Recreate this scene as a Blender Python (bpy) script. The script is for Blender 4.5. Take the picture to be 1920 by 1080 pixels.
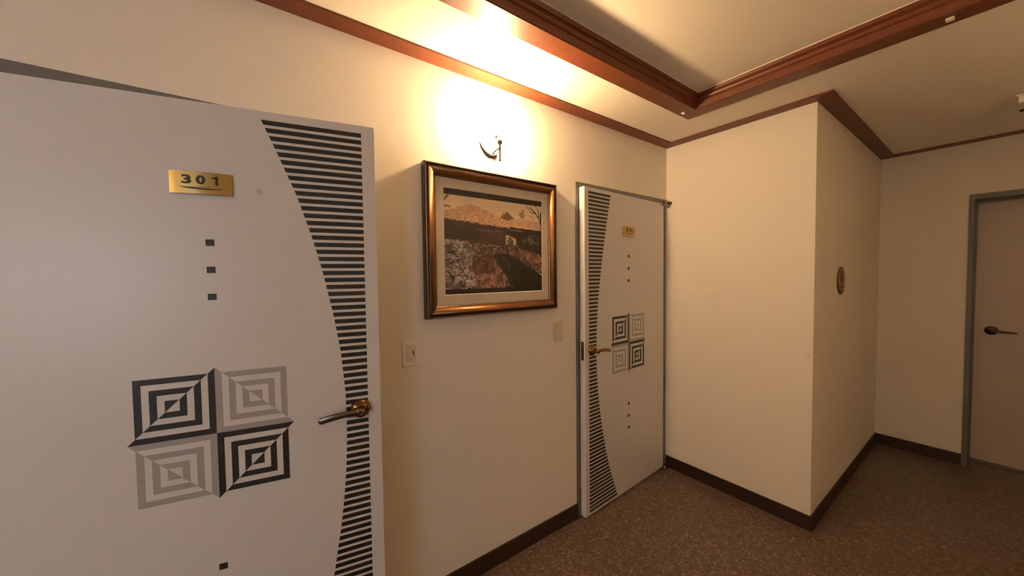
import bpy, bmesh, math, random
import numpy as np
from mathutils import Vector, Matrix

for o in list(bpy.data.objects):
    bpy.data.objects.remove(o, do_unlink=True)
SC = bpy.context.scene
COL = SC.collection
PI = math.pi

# ---------------------------------------------------------------- camera
F_PX, YAW, PITCH, ROLL = 666.52, 0.94196, -0.03541, -0.01226
CAM = Vector((1.5426, 0.0, 1.5314))
fw = Vector((-math.sin(YAW) * math.cos(PITCH), math.cos(YAW) * math.cos(PITCH), math.sin(PITCH)))
r0 = fw.cross(Vector((0, 0, 1))).normalized()
u0 = r0.cross(fw)
rr = r0 * math.cos(ROLL) + u0 * math.sin(ROLL)
uu = -r0 * math.sin(ROLL) + u0 * math.cos(ROLL)
cd = bpy.data.cameras.new('camera')
cd.sensor_width = 36.0
cd.lens = F_PX / 1920.0 * 36.0
cd.clip_start = 0.02
cam = bpy.data.objects.new('camera', cd)
COL.objects.link(cam)
M4 = Matrix.Identity(4)
for i in range(3):
    M4[i][0], M4[i][1], M4[i][2], M4[i][3] = rr[i], uu[i], -fw[i], CAM[i]
cam.matrix_world = M4
SC.camera = cam

# ---------------------------------------------------------------- world, light, exposure
SKY_STRENGTH = 5.4
BULB_STRENGTH = 880.0
BULB_COLOR = (1.0, 0.64, 0.315)
world = bpy.data.worlds.new('sky')
SC.world = world
world.use_nodes = True
bgn = world.node_tree.nodes['Background']
bgn.inputs['Color'].default_value = (0.80, 0.88, 1.0, 1)
bgn.inputs['Strength'].default_value = SKY_STRENGTH

SC.view_settings.view_transform = 'Standard'
SC.view_settings.look = 'None'
SC.view_settings.exposure = 0.36
SC.view_settings.gamma = 1.0
SC.view_settings.use_curve_mapping = False

# ---------------------------------------------------------------- room measures (metres)
YA, XB, YC = 2.6176, 0.9106, 4.4503       # far wall, passage wall, end wall
ZC = 2.5042                               # ceiling
ZT = ZC + 0.081                           # recessed tray ceiling
XR, YB = 2.90, -3.70                      # right wall, back wall
TH = 0.20                                 # wall thickness
WIN = (-3.30, -1.90, 0.95, 2.10)          # window opening in the right wall (y0, y1, z0, z1)

pl = bpy.data.lights.new('window_daylight', 'AREA')
pl.shape = 'RECTANGLE'
pl.size = WIN[1] - WIN[0]
pl.size_y = WIN[3] - WIN[2]
pl.cycles.is_portal = True
plo = bpy.data.objects.new('window_daylight', pl)
plo.location = (XR + TH + 0.01, (WIN[0] + WIN[1]) / 2, (WIN[2] + WIN[3]) / 2)
plo.rotation_euler = (0, PI / 2, 0)
COL.objects.link(plo)

# ---------------------------------------------------------------- materials
def new_mat(name):
    m = bpy.data.materials.new(name)
    m.use_nodes = True
    return m, m.node_tree.nodes, m.node_tree.links, m.node_tree.nodes['Principled BSDF']

def plain(name, col, rough=0.5, metal=0.0, noise=0.0, nscale=30.0, bump=0.0, bscale=200.0, spec=0.5, coat=0.0):
    m, N, L, b = new_mat(name)
    b.inputs['Base Color'].default_value = (*col, 1)
    b.inputs['Roughness'].default_value = rough
    b.inputs['Metallic'].default_value = metal
    b.inputs['Specular IOR Level'].default_value = spec
    b.inputs['Coat Weight'].default_value = coat
    tc = N.new('ShaderNodeTexCoord')
    if noise > 0:
        nt = N.new('ShaderNodeTexNoise')
        nt.inputs['Scale'].default_value = nscale
        nt.inputs['Detail'].default_value = 5
        L.new(tc.outputs['Object'], nt.inputs['Vector'])
        mx = N.new('ShaderNodeMix')
        mx.data_type = 'RGBA'
        mx.inputs['A'].default_value = (*[c * (1 - noise) for c in col], 1)
        mx.inputs['B'].default_value = (*[min(1, c * (1 + noise)) for c in col], 1)
        L.new(nt.outputs['Fac'], mx.inputs['Factor'])
        L.new(mx.outputs['Result'], b.inputs['Base Color'])
    if bump > 0:
        n2 = N.new('ShaderNodeTexNoise')
        n2.inputs['Scale'].default_value = bscale
        n2.inputs['Detail'].default_value = 4
        L.new(tc.outputs['Object'], n2.inputs['Vector'])
        bp = N.new('ShaderNodeBump')
        bp.inputs['Strength'].default_value = bump
        bp.inputs['Distance'].default_value = 0.002
        L.new(n2.outputs['Fac'], bp.inputs['Height'])
        L.new(bp.outputs['Normal'], b.inputs['Normal'])
    return m

def wood_mat(name, dark, light, rough=0.28, stretch=(1, 1, 1)):
    m, N, L, b = new_mat(name)
    tc = N.new('ShaderNodeTexCoord')
    mp = N.new('ShaderNodeMapping')
    mp.inputs['Scale'].default_value = stretch
    nt = N.new('ShaderNodeTexNoise')
    nt.inputs['Scale'].default_value = 9
    nt.inputs['Detail'].default_value = 8
    nt.inputs['Roughness'].default_value = 0.65
    rp = N.new('ShaderNodeValToRGB')
    rp.color_ramp.elements[0].position = 0.32
    rp.color_ramp.elements[0].color = (*dark, 1)
    rp.color_ramp.elements[1].position = 0.7
    rp.color_ramp.elements[1].color = (*light, 1)
    L.new(tc.outputs['Object'], mp.inputs['Vector'])
    L.new(mp.outputs['Vector'], nt.inputs['Vector'])
    L.new(nt.outputs['Fac'], rp.inputs['Fac'])
    L.new(rp.outputs['Color'], b.inputs['Base Color'])
    b.inputs['Roughness'].default_value = rough
    return m

def floor_mat():
    m, N, L, b = new_mat('speckled_vinyl')
    tc = N.new('ShaderNodeTexCoord')
    v = N.new('ShaderNodeTexVoronoi')
    v.inputs['Scale'].default_value = 95
    L.new(tc.outputs['Object'], v.inputs['Vector'])
    nt = N.new('ShaderNodeTexNoise')
    nt.inputs['Scale'].default_value = 60
    nt.inputs['Detail'].default_value = 6
    nt.inputs['Roughness'].default_value = 0.7
    L.new(tc.outputs['Object'], nt.inputs['Vector'])
    rp = N.new('ShaderNodeValToRGB')
    e = rp.color_ramp.elements
    e[0].position = 0.0
    e[0].color = (0.050, 0.034, 0.028, 1)
    e[1].position = 1.0
    e[1].color = (0.46, 0.36, 0.28, 1)
    k = e.new(0.45); k.color = (0.105, 0.070, 0.054, 1)
    k = e.new(0.75); k.color = (0.17, 0.115, 0.088, 1)
    sep = N.new('ShaderNodeSeparateColor')
    L.new(v.outputs['Color'], sep.inputs['Color'])
    ma = N.new('ShaderNodeMath'); ma.operation = 'MULTIPLY_ADD'
    ma.inputs[1].default_value = 0.55
    L.new(sep.outputs['Red'], ma.inputs[0])
    mb = N.new('ShaderNodeMath'); mb.operation = 'MULTIPLY_ADD'
    mb.inputs[1].default_value = 1.2
    mb.inputs[2].default_value = -0.35
    L.new(nt.outputs['Fac'], mb.inputs[0])
    L.new(mb.outputs[0], ma.inputs[2])
    L.new(ma.outputs[0], rp.inputs['Fac'])
    L.new(rp.outputs['Color'], b.inputs['Base Color'])
    b.inputs['Roughness'].default_value = 0.34
    bp = N.new('ShaderNodeBump')
    bp.inputs['Strength'].default_value = 0.15
    bp.inputs['Distance'].default_value = 0.001
    L.new(nt.outputs['Fac'], bp.inputs['Height'])
    L.new(bp.outputs['Normal'], b.inputs['Normal'])
    return m

def attr_mat():
    m, N, L, b = new_mat('printed_photo')
    a = N.new('ShaderNodeVertexColor')
    a.layer_name = 'ink'
    L.new(a.outputs['Color'], b.inputs['Base Color'])
    b.inputs['Roughness'].default_value = 0.45
    return m

def emit_mat(name, col, strength):
    m, N, L, b = new_mat(name)
    b.inputs['Base Color'].default_value = (0.9, 0.88, 0.82, 1)
    b.inputs['Emission Color'].default_value = (*col, 1)
    b.inputs['Emission Strength'].default_value = strength
    return m

def glass_mat():
    m, N, L, b = new_mat('window_glass')
    b.inputs['Base Color'].default_value = (0.95, 0.98, 1, 1)
    b.inputs['Roughness'].default_value = 0.02
    b.inputs['Transmission Weight'].default_value = 1.0
    b.inputs['IOR'].default_value = 1.05
    return m

MAT = {}
MAT['wall'] = plain('white_wallpaper', (0.82, 0.77, 0.69), 0.75, noise=0.025, nscale=2.5, bump=0.25, bscale=260)
MAT['ceil'] = plain('ceiling_paper', (0.88, 0.83, 0.74), 0.8, noise=0.02, nscale=3, bump=0.15, bscale=180)
MAT['floor'] = floor_mat()
MAT['wood'] = wood_mat('red_brown_moulding', (0.110, 0.026, 0.007), (0.165, 0.041, 0.011), 0.42, (5, 5, 5))
MAT['base'] = wood_mat('dark_brown_baseboard', (0.020, 0.010, 0.006), (0.034, 0.016, 0.009), 0.38, (2, 2, 8))
MAT['bead'] = plain('white_bead', (0.8, 0.74, 0.66), 0.5)
MAT['leaf'] = plain('door_film', (0.66, 0.645, 0.645), 0.34, noise=0.015, nscale=3, bump=0.04, bscale=30)
MAT['black'] = plain('black_vinyl', (0.012, 0.0125, 0.015), 0.45)
MAT['grey'] = plain('grey_vinyl', (0.36, 0.345, 0.34), 0.42)
MAT['frame'] = plain('grey_steel_frame', (0.15, 0.15, 0.15), 0.45, noise=0.04, nscale=12)
MAT['plate'] = plain('brass_plate', (0.54, 0.40, 0.15), 0.30, metal=0.9, noise=0.05, nscale=40)
MAT['plate_edge'] = plain('dark_brass', (0.20, 0.12, 0.04), 0.35, metal=0.9)
MAT['brass'] = plain('antique_brass', (0.21, 0.115, 0.050), 0.17, metal=1.0, noise=0.15, nscale=25)
MAT['lever'] = plain('pewter_lever', (0.17, 0.16, 0.14), 0.22, metal=1.0, noise=0.08, nscale=30)
MAT['pivot'] = plain('worn_chrome', (0.42, 0.35, 0.29), 0.18, metal=1.0)
MAT['bronze'] = plain('dark_bronze', (0.10, 0.075, 0.05), 0.28, metal=1.0, noise=0.1, nscale=30)
MAT['dark'] = plain('dark_steel', (0.025, 0.02, 0.018), 0.4, metal=0.3)
MAT['plastic'] = plain('ivory_plastic', (0.86, 0.83, 0.78), 0.4)
MAT['plastic2'] = plain('darker_ivory_plastic', (0.70, 0.66, 0.60), 0.45)  # darker ivory for the outlet insert and port
MAT['aged'] = plain('aged_ivory_plastic', (0.66, 0.57, 0.44), 0.4)
MAT['aged2'] = plain('aged_ivory_insert', (0.50, 0.42, 0.32), 0.45)
MAT['white'] = plain('white_plastic', (0.80, 0.77, 0.72), 0.45)
MAT['pf_dark'] = plain('black_lacquer', (0.018, 0.011, 0.008), 0.28)
MAT['pf_line'] = plain('copper_line', (0.62, 0.36, 0.22), 0.3, metal=0.7)
MAT['pf_bronze'] = plain('bronze_gilt', (0.27, 0.120, 0.042), 0.38, metal=0.7, noise=0.1, nscale=50)
MAT['pf_red'] = plain('red_brown_lip', (0.060, 0.022, 0.010), 0.35, metal=0.3)
MAT['mat'] = plain('linen_mat', (0.56, 0.50, 0.40), 0.85, noise=0.04, nscale=300)
MAT['print'] = attr_mat()
MAT['bulb'] = emit_mat('lit_bulb', BULB_COLOR, BULB_STRENGTH)
MAT['fill_bulb'] = emit_mat('added_uplight_bulb', BULB_COLOR, BULB_STRENGTH * 2.3)  # bulb of the added uplight, strong enough to brighten the right-hand ceiling
MAT['sconce'] = plain('champagne_enamel', (0.24, 0.19, 0.15), 0.5, metal=0.0)
MAT['glass'] = glass_mat()
MAT['cap'] = plain('door_cap', (0.50, 0.485, 0.48), 0.4)
MAT['sign'] = wood_mat('brown_sign', (0.25, 0.135, 0.065), (0.32, 0.18, 0.09), 0.35, (6, 6, 6))
MAT['sign_dark'] = plain('dark_brown_print', (0.032, 0.012, 0.005), 0.4)
MAT['sign_dark2'] = plain('olive_brown_print', (0.070, 0.045, 0.012), 0.4)
MAT['sign_rim'] = plain('sign_rim', (0.10, 0.055, 0.022), 0.35)
MAT['leaf3'] = plain('beige_door_film', (0.56, 0.47, 0.42), 0.40, noise=0.02, nscale=3)

# ---------------------------------------------------------------- mesh helpers
def bx(bm, x0, x1, y0, y1, z0, z1, bev=0.0):
    vs = [bm.verts.new(p) for p in ((x0, y0, z0), (x1, y0, z0), (x1, y1, z0), (x0, y1, z0),
                                    (x0, y0, z1), (x1, y0, z1), (x1, y1, z1), (x0, y1, z1))]
    fs = [bm.faces.new([vs[i] for i in f]) for f in
          ((3, 2, 1, 0), (4, 5, 6, 7), (0, 1, 5, 4), (1, 2, 6, 5), (2, 3, 7, 6), (3, 0, 4, 7))]
    if bev > 0:
        ed = list({e for f in fs for e in f.edges})
        bmesh.ops.bevel(bm, geom=ed, offset=bev, segments=2, profile=0.5, affect='EDGES')
    return fs

def prism(bm, pts, axis, a, b):
    """polygon pts (2-D) extruded between a and b along axis ('x','y','z')."""
    def P(p, t):
        return {'z': (p[0], p[1], t), 'y': (p[0], t, p[1]), 'x': (t, p[0], p[1])}[axis]
    lo = [bm.verts.new(P(p, a)) for p in pts]
    hi = [bm.verts.new(P(p, b)) for p in pts]
    n = len(pts)
    fs = [bm.faces.new(lo[::-1]), bm.faces.new(hi)]
    for i in range(n):
        fs.append(bm.faces.new((lo[i], lo[(i + 1) % n], hi[(i + 1) % n], hi[i])))
    bmesh.ops.recalc_face_normals(bm, faces=fs)
    return fs

def lathe(bm, prof, origin, axis, seg=24):
    """profile [(r, t)] turned about axis direction from origin."""
    ax = Vector(axis).normalized()
    a = ax.orthogonal().normalized()
    b = ax.cross(a)
    O = Vector(origin)
    rings = []
    for r, t in prof:
        if r < 1e-6:
            rings.append([bm.verts.new(O + ax * t)])
        else:
            rings.append([bm.verts.new(O + ax * t + (a * math.cos(2 * PI * k / seg) + b * math.sin(2 * PI * k / seg)) * r) for k in range(seg)])
    fs = []
    for A, B in zip(rings, rings[1:]):
        for k in range(seg):
            k2 = (k + 1) % seg
            if len(A) == 1 and len(B) == 1:
                continue
            if len(A) == 1:
                fs.append(bm.faces.new((A[0], B[k], B[k2])))
            elif len(B) == 1:
                fs.append(bm.faces.new((A[k], A[k2], B[0])))
            else:
                fs.append(bm.faces.new((A[k], A[k2], B[k2], B[k])))
    for R in (rings[0], rings[-1]):
        if len(R) > 1:
            fs.append(bm.faces.new(R))
    bmesh.ops.recalc_face_normals(bm, faces=fs)
    for f in fs:
        f.smooth = True
    return fs

def sweep(bm, pts, ra, rb, up=(0, 0, 1), seg=12):
    """tube through pts; ra = radius across, rb = radius along 'up' (lists)."""
    P = [Vector(p) for p in pts]
    n = len(P)
    rings = []
    for i in range(n):
        t = (P[min(i + 1, n - 1)] - P[max(i - 1, 0)]).normalized()
        s = t.cross(Vector(up)).normalized()
        w = s.cross(t).normalized()
        rings.append([bm.verts.new(P[i] + s * math.cos(2 * PI * k / seg) * ra[i] + w * math.sin(2 * PI * k / seg) * rb[i]) for k in range(seg)])
    fs = []
    for A, B in zip(rings, rings[1:]):
        for k in range(seg):
            k2 = (k + 1) % seg
            fs.append(bm.faces.new((A[k], A[k2], B[k2], B[k])))
    fs.append(bm.faces.new(rings[0]))
    fs.append(bm.faces.new(rings[-1]))
    bmesh.ops.recalc_face_normals(bm, faces=fs)
    for f in fs:
        f.smooth = True
    return fs

def bez(p0, p1, p2, p3, n=12):
    out = []
    for i in range(n + 1):
        t = i / n
        out.append(tuple((1 - t) ** 3 * a + 3 * (1 - t) ** 2 * t * b + 3 * (1 - t) * t * t * c + t ** 3 * d
                         for a, b, c, d in zip(p0, p1, p2, p3)))
    return out

def obj(name, bm, mats, parent=None, smooth_angle=None):
    me = bpy.data.meshes.new(name)
    bm.to_mesh(me)
    bm.free()
    for m in (mats if isinstance(mats, (list, tuple)) else [mats]):
        me.materials.append(MAT[m])
    o = bpy.data.objects.new(name, me)
    COL.objects.link(o)
    if parent is not None:
        o.parent = parent
    return o

def mesh_obj(name, me, parent=None):
    o = bpy.data.objects.new(name, me)
    COL.objects.link(o)
    if parent is not None:
        o.parent = parent
    return o

def box_obj(name, b, mat, parent=None, bev=0.0):
    bm = bmesh.new()
    bx(bm, *b, bev=bev)
    return obj(name, bm, mat, parent)

def empty(name, loc, rz=0.0, parent=None):
    o = bpy.data.objects.new(name, None)
    o.empty_display_size = 0.1
    o.location = loc
    o.rotation_euler = (0, 0, rz)
    COL.objects.link(o)
    if parent is not None:
        o.parent = parent
    return o

def tag(o, label, cat=None, group=None, kind=None):
    o['label'] = label
    if cat:
        o['category'] = cat
    if group:
        o['group'] = group
    if kind:
        o['kind'] = kind
    return o

def struct(o, label, cat):
    return tag(o, label, cat, kind='structure')

# ================================================================ THE SETTING
# floor
bm = bmesh.new()
bx(bm, -TH, XR + TH, YB - TH, YC + 0.5, -0.12, 0.0)
struct(obj('floor', bm, 'floor'), 'brown speckled vinyl floor of the hallway', 'floor')

# door openings in the left wall (outer frame y0, y1, top)
D1 = (-0.615, 0.417, 2.110)
D2 = (1.607, 2.603, 2.100)
bm = bmesh.new()
bx(bm, -TH, 0, YB - TH, D1[0], 0, ZC + 0.2)
bx(bm, -TH, 0, D1[1], D2[0], 0, ZC + 0.2)
bx(bm, -TH, 0, D2[1], YA + 0.13, 0, ZC + 0.2)
bx(bm, -TH, 0, D1[0], D1[1], D1[2], ZC + 0.2)
bx(bm, -TH, 0, D2[0], D2[1], D2[2], ZC + 0.2)
struct(obj('wall_left', bm, 'wall'), 'long white papered wall with two patterned doors and a framed picture', 'wall')

box = lambda n, b, l: struct(box_obj(n, b, 'wall'), l, 'wall')
box('wall_far', (0, XB, YA, YA + 0.13, 0, ZC + 0.2), 'narrow white wall between patterned corner door and passage corner')
box('wall_passage', (XB - 0.13, XB, YA + 0.13, YC + 0.3, 0, ZC + 0.2), 'shaded white passage wall carrying the round brown sign')
# end wall with door 3 opening
D3 = (1.390, 2.390, 2.104)
bm = bmesh.new()
bx(bm, XB, D3[0], YC, YC + 0.3, 0, ZC + 0.2)
bx(bm, D3[1], XR + TH, YC, YC + 0.3, 0, ZC + 0.2)
bx(bm, D3[0], D3[1], YC, YC + 0.3, D3[2], ZC + 0.2)
struct(obj('wall_end', bm, 'wall'), 'white wall at the end of the passage around the plain door', 'wall')
# right wall with window
bm = bmesh.new()
bx(bm, XR, XR + TH, YB - TH, WIN[0], 0, ZC + 0.2)
bx(bm, XR, XR + TH, WIN[1], YC, 0, ZC + 0.2)
bx(bm, XR, XR + TH, WIN[0], WIN[1], 0, WIN[2])
bx(bm, XR, XR + TH, WIN[0], WIN[1], WIN[3], ZC + 0.2)
struct(obj('wall_right', bm, 'wall'), 'white wall opposite the patterned doors with a window', 'wall')
box('wall_back', (0, XR, YB - TH, YB, 0, ZC + 0.2), 'white wall closing the hallway behind the viewpoint')

# window
w = empty('window_1', (XR + 0.08, (WIN[0] + WIN[1]) / 2, WIN[2]))
struct(w, 'white framed hallway window with two panes', 'window')
wy, wz = (WIN[1] - WIN[0]) / 2, WIN[3] - WIN[2]
for a in ((-0.03, 0.03, -wy, -wy + 0.05, 0, wz), (-0.03, 0.03, wy - 0.05, wy, 0, wz), (-0.03, 0.03, -0.03, 0.03, 0.05, wz - 0.05)):
    box_obj('stile', a, 'white', w)
for a in ((-0.03, 0.03, -wy + 0.05, wy - 0.05, 0, 0.05), (-0.03, 0.03, -wy + 0.05, wy - 0.05, wz - 0.05, wz)):
    box_obj('rail', a, 'white', w)
for s in (-1, 1):
    a, b = sorted((s * 0.03, s * (wy - 0.05)))
    box_obj('pane', (-0.003, 0.003, a, b, 0.05, wz - 0.05), 'glass', w)

# ceiling with recessed tray
OX0, OX1, OY0, OY1 = 0.361, XR - 0.361, -2.9, 2.2500      # outer edge of the flat band
IN = 0.085                                               # hole edge, hidden above the moulding
HX0, HX1, HY0, HY1 = OX0 + IN, OX1 - IN, OY0 + IN, OY1 - IN
bm = bmesh.new()
bx(bm, 0, XR, YB, HY0, ZC, ZC + 0.2)
bx(bm, 0, HX0, HY0, HY1, ZC, ZC + 0.2)
bx(bm, HX1, XR, HY0, HY1, ZC, ZC + 0.2)
bx(bm, 0, XR, HY1, YA, ZC, ZC + 0.2)
bx(bm, XB, XR, YA, YC, ZC, ZC + 0.2)
bx(bm, HX0, HX1, HY0, HY1, ZT, ZC + 0.2)
struct(obj('ceiling', bm, 'ceil'), 'cream ceiling with a raised rectangular tray', 'ceiling')

# flat wooden cornice boards (mitred)
CP, CT = 0.085, 0.009
def cornice(name, quad, label):
    bm = bmesh.new()
    fs = prism(bm, quad, 'z', ZC - CT, ZC + 0.001)
    struct(obj(name, bm, 'wood'), label, 'trim')
cornice('trim_1', [(0, YB), (CP, YB + CP), (CP, YA - CP), (0, YA)], 'red-brown wood cornice along the patterned-door wall')
cornice('trim_2', [(0, YA), (CP, YA - CP), (XB + CP, YA - CP), (XB, YA)], 'red-brown wood cornice above the narrow far wall')
cornice('trim_3', [(XB, YA), (XB + CP, YA - CP), (XB + CP, YC - CP), (XB, YC)], 'dark wood cornice running into the passage')
cornice('trim_4', [(XB, YC), (XB + CP, YC - CP), (XR - CP, YC - CP), (XR, YC)], 'dark wood cornice above the plain door')
cornice('trim_5', [(XR, YC), (XR - CP, YC - CP), (XR - CP, YB + CP), (XR, YB)], 'wood cornice along the window wall')
cornice('trim_6', [(XR, YB), (XR - CP, YB + CP), (CP, YB + CP), (0, YB)], 'wood cornice along the back wall')

# tray moulding: flat band + stepped crown + white bead, one mitred run for each side
BZ = ZC - 0.005
prof_band = [(0.0, ZC + 0.001), (0.0, BZ), (0.094, BZ), (0.096, BZ + 0.002), (0.096, ZC + 0.001)]
prof_crown = [(0.092, ZC), (0.094, BZ + 0.002), (0.0975, BZ + 0.004), (0.1005, BZ + 0.034), (0.0965, BZ + 0.036), (0.0965, BZ + 0.040), (0.1010, BZ + 0.0415),
              (0.1010, BZ + 0.050), (0.1045, BZ + 0.058), (0.1100, BZ + 0.061), (0.1060, BZ + 0.0635), (0.1060, BZ + 0.067),
              (0.1130, BZ + 0.0685), (0.1160, BZ + 0.074), (0.1185, BZ + 0.079), (0.1205, BZ + 0.0825), (0.092, BZ + 0.0825)]
prof_bead = [(0.1000, ZT - 0.0040), (0.1235, ZT - 0.0040), (0.1235, ZT + 0.001), (0.1000, ZT + 0.001)]
def tray_run(name, p, q, nrm, label):
    """outer edge from p to q; nrm points to the tray centre."""
    root = empty(name, ((p[0] + q[0]) / 2, (p[1] + q[1]) / 2, ZC))
    struct(root, label, 'trim')
    c = root.location.copy()
    d = (Vector(q) - Vector(p)).normalized()
    n = Vector(nrm)
    for nm, prof, mt in (('flat_band', prof_band, 'wood'), ('crown_moulding', prof_crown, 'wood'), ('white_bead', prof_bead, 'bead')):
        bm = bmesh.new()
        A, B = [], []
        for o_, z in prof:
            a = Vector(p) + n * o_ + d * o_
            b = Vector(q) + n * o_ - d * o_
            A.append(bm.verts.new((a.x - c.x, a.y - c.y, z - c.z)))
            B.append(bm.verts.new((b.x - c.x, b.y - c.y, z - c.z)))
        fs = [bm.faces.new(A), bm.faces.new(B[::-1])]
        for i in range(len(prof)):
            j = (i + 1) % len(prof)
            fs.append(bm.faces.new((A[i], B[i], B[j], A[j])))
        bmesh.ops.recalc_face_normals(bm, faces=fs)
        obj(nm, bm, mt, root)
tray_run('trim_7', (OX0, OY0), (OX0, OY1), (1, 0), 'stepped red-brown tray moulding above the wall lamp side')
tray_run('trim_8', (OX0, OY1), (OX1, OY1), (0, -1), 'stepped red-brown tray moulding facing the viewer')
tray_run('trim_9', (OX1, OY1), (OX1, OY0), (-1, 0), 'stepped tray moulding on the window side')
tray_run('trim_10', (OX1, OY0), (OX0, OY0), (0, 1), 'stepped tray moulding at the back')

# baseboards
BH, BT = 0.0892, 0.010
def baseboard(name, quad, label):
    bm = bmesh.new()
    prism(bm, quad, 'z', 0, BH)
    o = obj(name, bm, 'base')
    struct(o, label, 'baseboard')
baseboard('baseboard_left', [(0, D1[1]), (BT, D1[1]), (BT, D2[0]), (0, D2[0])], 'dark brown baseboard between the two patterned doors')
baseboard('baseboard_left_near', [(0, YB), (BT, YB + BT), (BT, D1[0]), (0, D1[0])], 'dark brown baseboard beyond the near patterned door')
baseboard('baseboard_far', [(0, YA), (0.012, YA - BT), (XB + BT, YA - BT), (XB, YA)], 'dark brown baseboard under the narrow far wall')
baseboard('baseboard_passage', [(XB, YA), (XB + BT, YA - BT), (XB + BT, YC - BT), (XB, YC)], 'dark brown baseboard of the passage wall')
baseboard('baseboard_end', [(XB, YC), (XB + BT, YC - BT), (D3[0], YC - BT), (D3[0], YC)], 'dark brown baseboard beside the plain door')
baseboard('baseboard_end_right', [(D3[1], YC), (D3[1], YC - BT), (XR - BT, YC - BT), (XR, YC)], 'dark brown baseboard right of the plain door')
baseboard('baseboard_right', [(XR, YC), (XR - BT, YC - BT), (XR - BT, YB + BT), (XR, YB)], 'dark brown baseboard of the window wall')
baseboard('baseboard_back', [(XR, YB), (XR - BT, YB + BT), (BT, YB + BT), (0, YB)], 'dark brown baseboard of the back wall')

# dark guest rooms and closet behind the doors (unlit shells)
def shell(name, x0, x1, y0, y1, label, side):
    bm = bmesh.new()
    t = 0.05
    h = ZC
    bx(bm, x0, x1, y0, y1, h, h + t)
    bx(bm, x0, x1, y0, y1, -0.12, 0.0)
    if side == 'x':
        bx(bm, x0 - t, x0, y0, y1, -0.12, h + t)
        bx(bm, x0, x1, y0 - t, y0, -0.12, h + t)
        bx(bm, x0, x1, y1, y1 + t, -0.12, h + t)
    else:
        bx(bm, x0, x1, y1, y1 + t, -0.12, h + t)
        bx(bm, x0 - t, x0, y0, y1, -0.12, h + t)
        bx(bm, x1, x1 + t, y0, y1, -0.12, h + t)
    struct(obj(name, bm, 'wall'), label, 'room')
shell('wall_room_near', -1.4, -TH, -0.9, 0.75, 'unlit room behind the near patterned door', 'x')
shell('wall_room_corner', -1.4, -TH, 1.3, 2.74, 'unlit room behind the corner patterned door', 'x')
shell('wall_room_end', 1.1, 2.7, YC + 0.5, YC + 1.2, 'unlit room behind the plain door', 'y')

# ================================================================ DOORS
LT = 0.040     # leaf thickness
PEEP = (0.6215, 1.8105)
CURVE = [(2.060, .596), (2.045, .602), (1.939, .645), (1.809, .695), (1.68, .734), (1.556, .765), (1.401, .795), (1.267, .815),
         (1.122, .826), (1.05, .8275), (.94, .8265), (.85, .822), (.746, .813), (.651, .802), (.48, .775), (.25, .730), (.0, .670)]
def curve_s(z):
    for (za, sa), (zb, sb) in zip(CURVE, CURVE[1:]):
        if zb <= z <= za:
            return sa + (sb - sa) * (za - z) / (za - zb)
    return CURVE[0][1] if z > CURVE[0][0] else CURVE[-1][1]

def slab_poly(name, pts, mat, parent, y0=-0.0006, y1=0.0):
    bm = bmesh.new()
    prism(bm, pts, 'y', y0, y1)
    return obj(name, bm, mat, parent)

def text_mesh(name, ch, size, mat, extrude=0.0003, offset=0.0):
    cu = bpy.data.curves.new(name, 'FONT')
    cu.body = ch
    cu.size = size
    cu.extrude = extrude
    cu.offset = offset
    cu.align_x = 'CENTER'
    cu.align_y = 'CENTER'
    cu.resolution_u = 4
    t = bpy.data.objects.new(name + '_tmp', cu)
    COL.objects.link(t)
    dg = bpy.context.evaluated_depsgraph_get()
    me = bpy.data.meshes.new_from_object(t.evaluated_get(dg))
    me.name = name
    bpy.data.objects.remove(t, do_unlink=True)
    bpy.data.curves.remove(cu)
    me.materials.clear()
    me.materials.append(MAT[mat])
    # stand the text upright: text xy -> local xz, facing -y
    R = Matrix.Rotation(PI / 2, 4, 'X')
    me.transform(R)
    return me

def squares_motif(leaf, cx, cz, u, m=1):
    """four square spirals round (cx, cz); even rings outside, odd rings towards the centre."""
    for sx, sz, mat, nm in ((-1, 1, 'black', 'black_square_motif'), (1, 1, 'grey', 'grey_square_motif'),
                            (-1, -1, 'grey', 'grey_square_motif'), (1, -1, 'black', 'black_square_motif')):
        ox, oz = cx + sx * 6 * u, cz + sz * 6 * u
        bm = bmesh.new()
        y = -0.0006
        for k in range(6):
            a, b = k * u, (k + 1) * u
            side = 1 if k % 2 == 0 else -1          # even rings on the outer half
            dx, dz = side * sx, side * sz
            # half frame on the (dx, dz) side: a vertical and a horizontal bar with mitred ends
            if a == 0:
                poly = [[(dx * b, dz * b), (dx * b, -dz * b), (-dx * b, dz * b)]]
            else:
                poly = [[(dx * a, dz * a), (dx * b, dz * b), (dx * b, -dz * b), (dx * a, -dz * a)],
                        [(dx * a, dz * a), (-dx * a, dz * a), (-dx * b, dz * b), (dx * b, dz * b)]]
            for pg in poly:
                prism(bm, [(ox + p[0], oz + p[1]) for p in pg], 'y', y, 0.0)
        o = obj(nm, bm, mat, leaf)
        o['label'] = ('black' if mat == 'black' else 'pale grey') + ' mitred concentric square motif'

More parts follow.
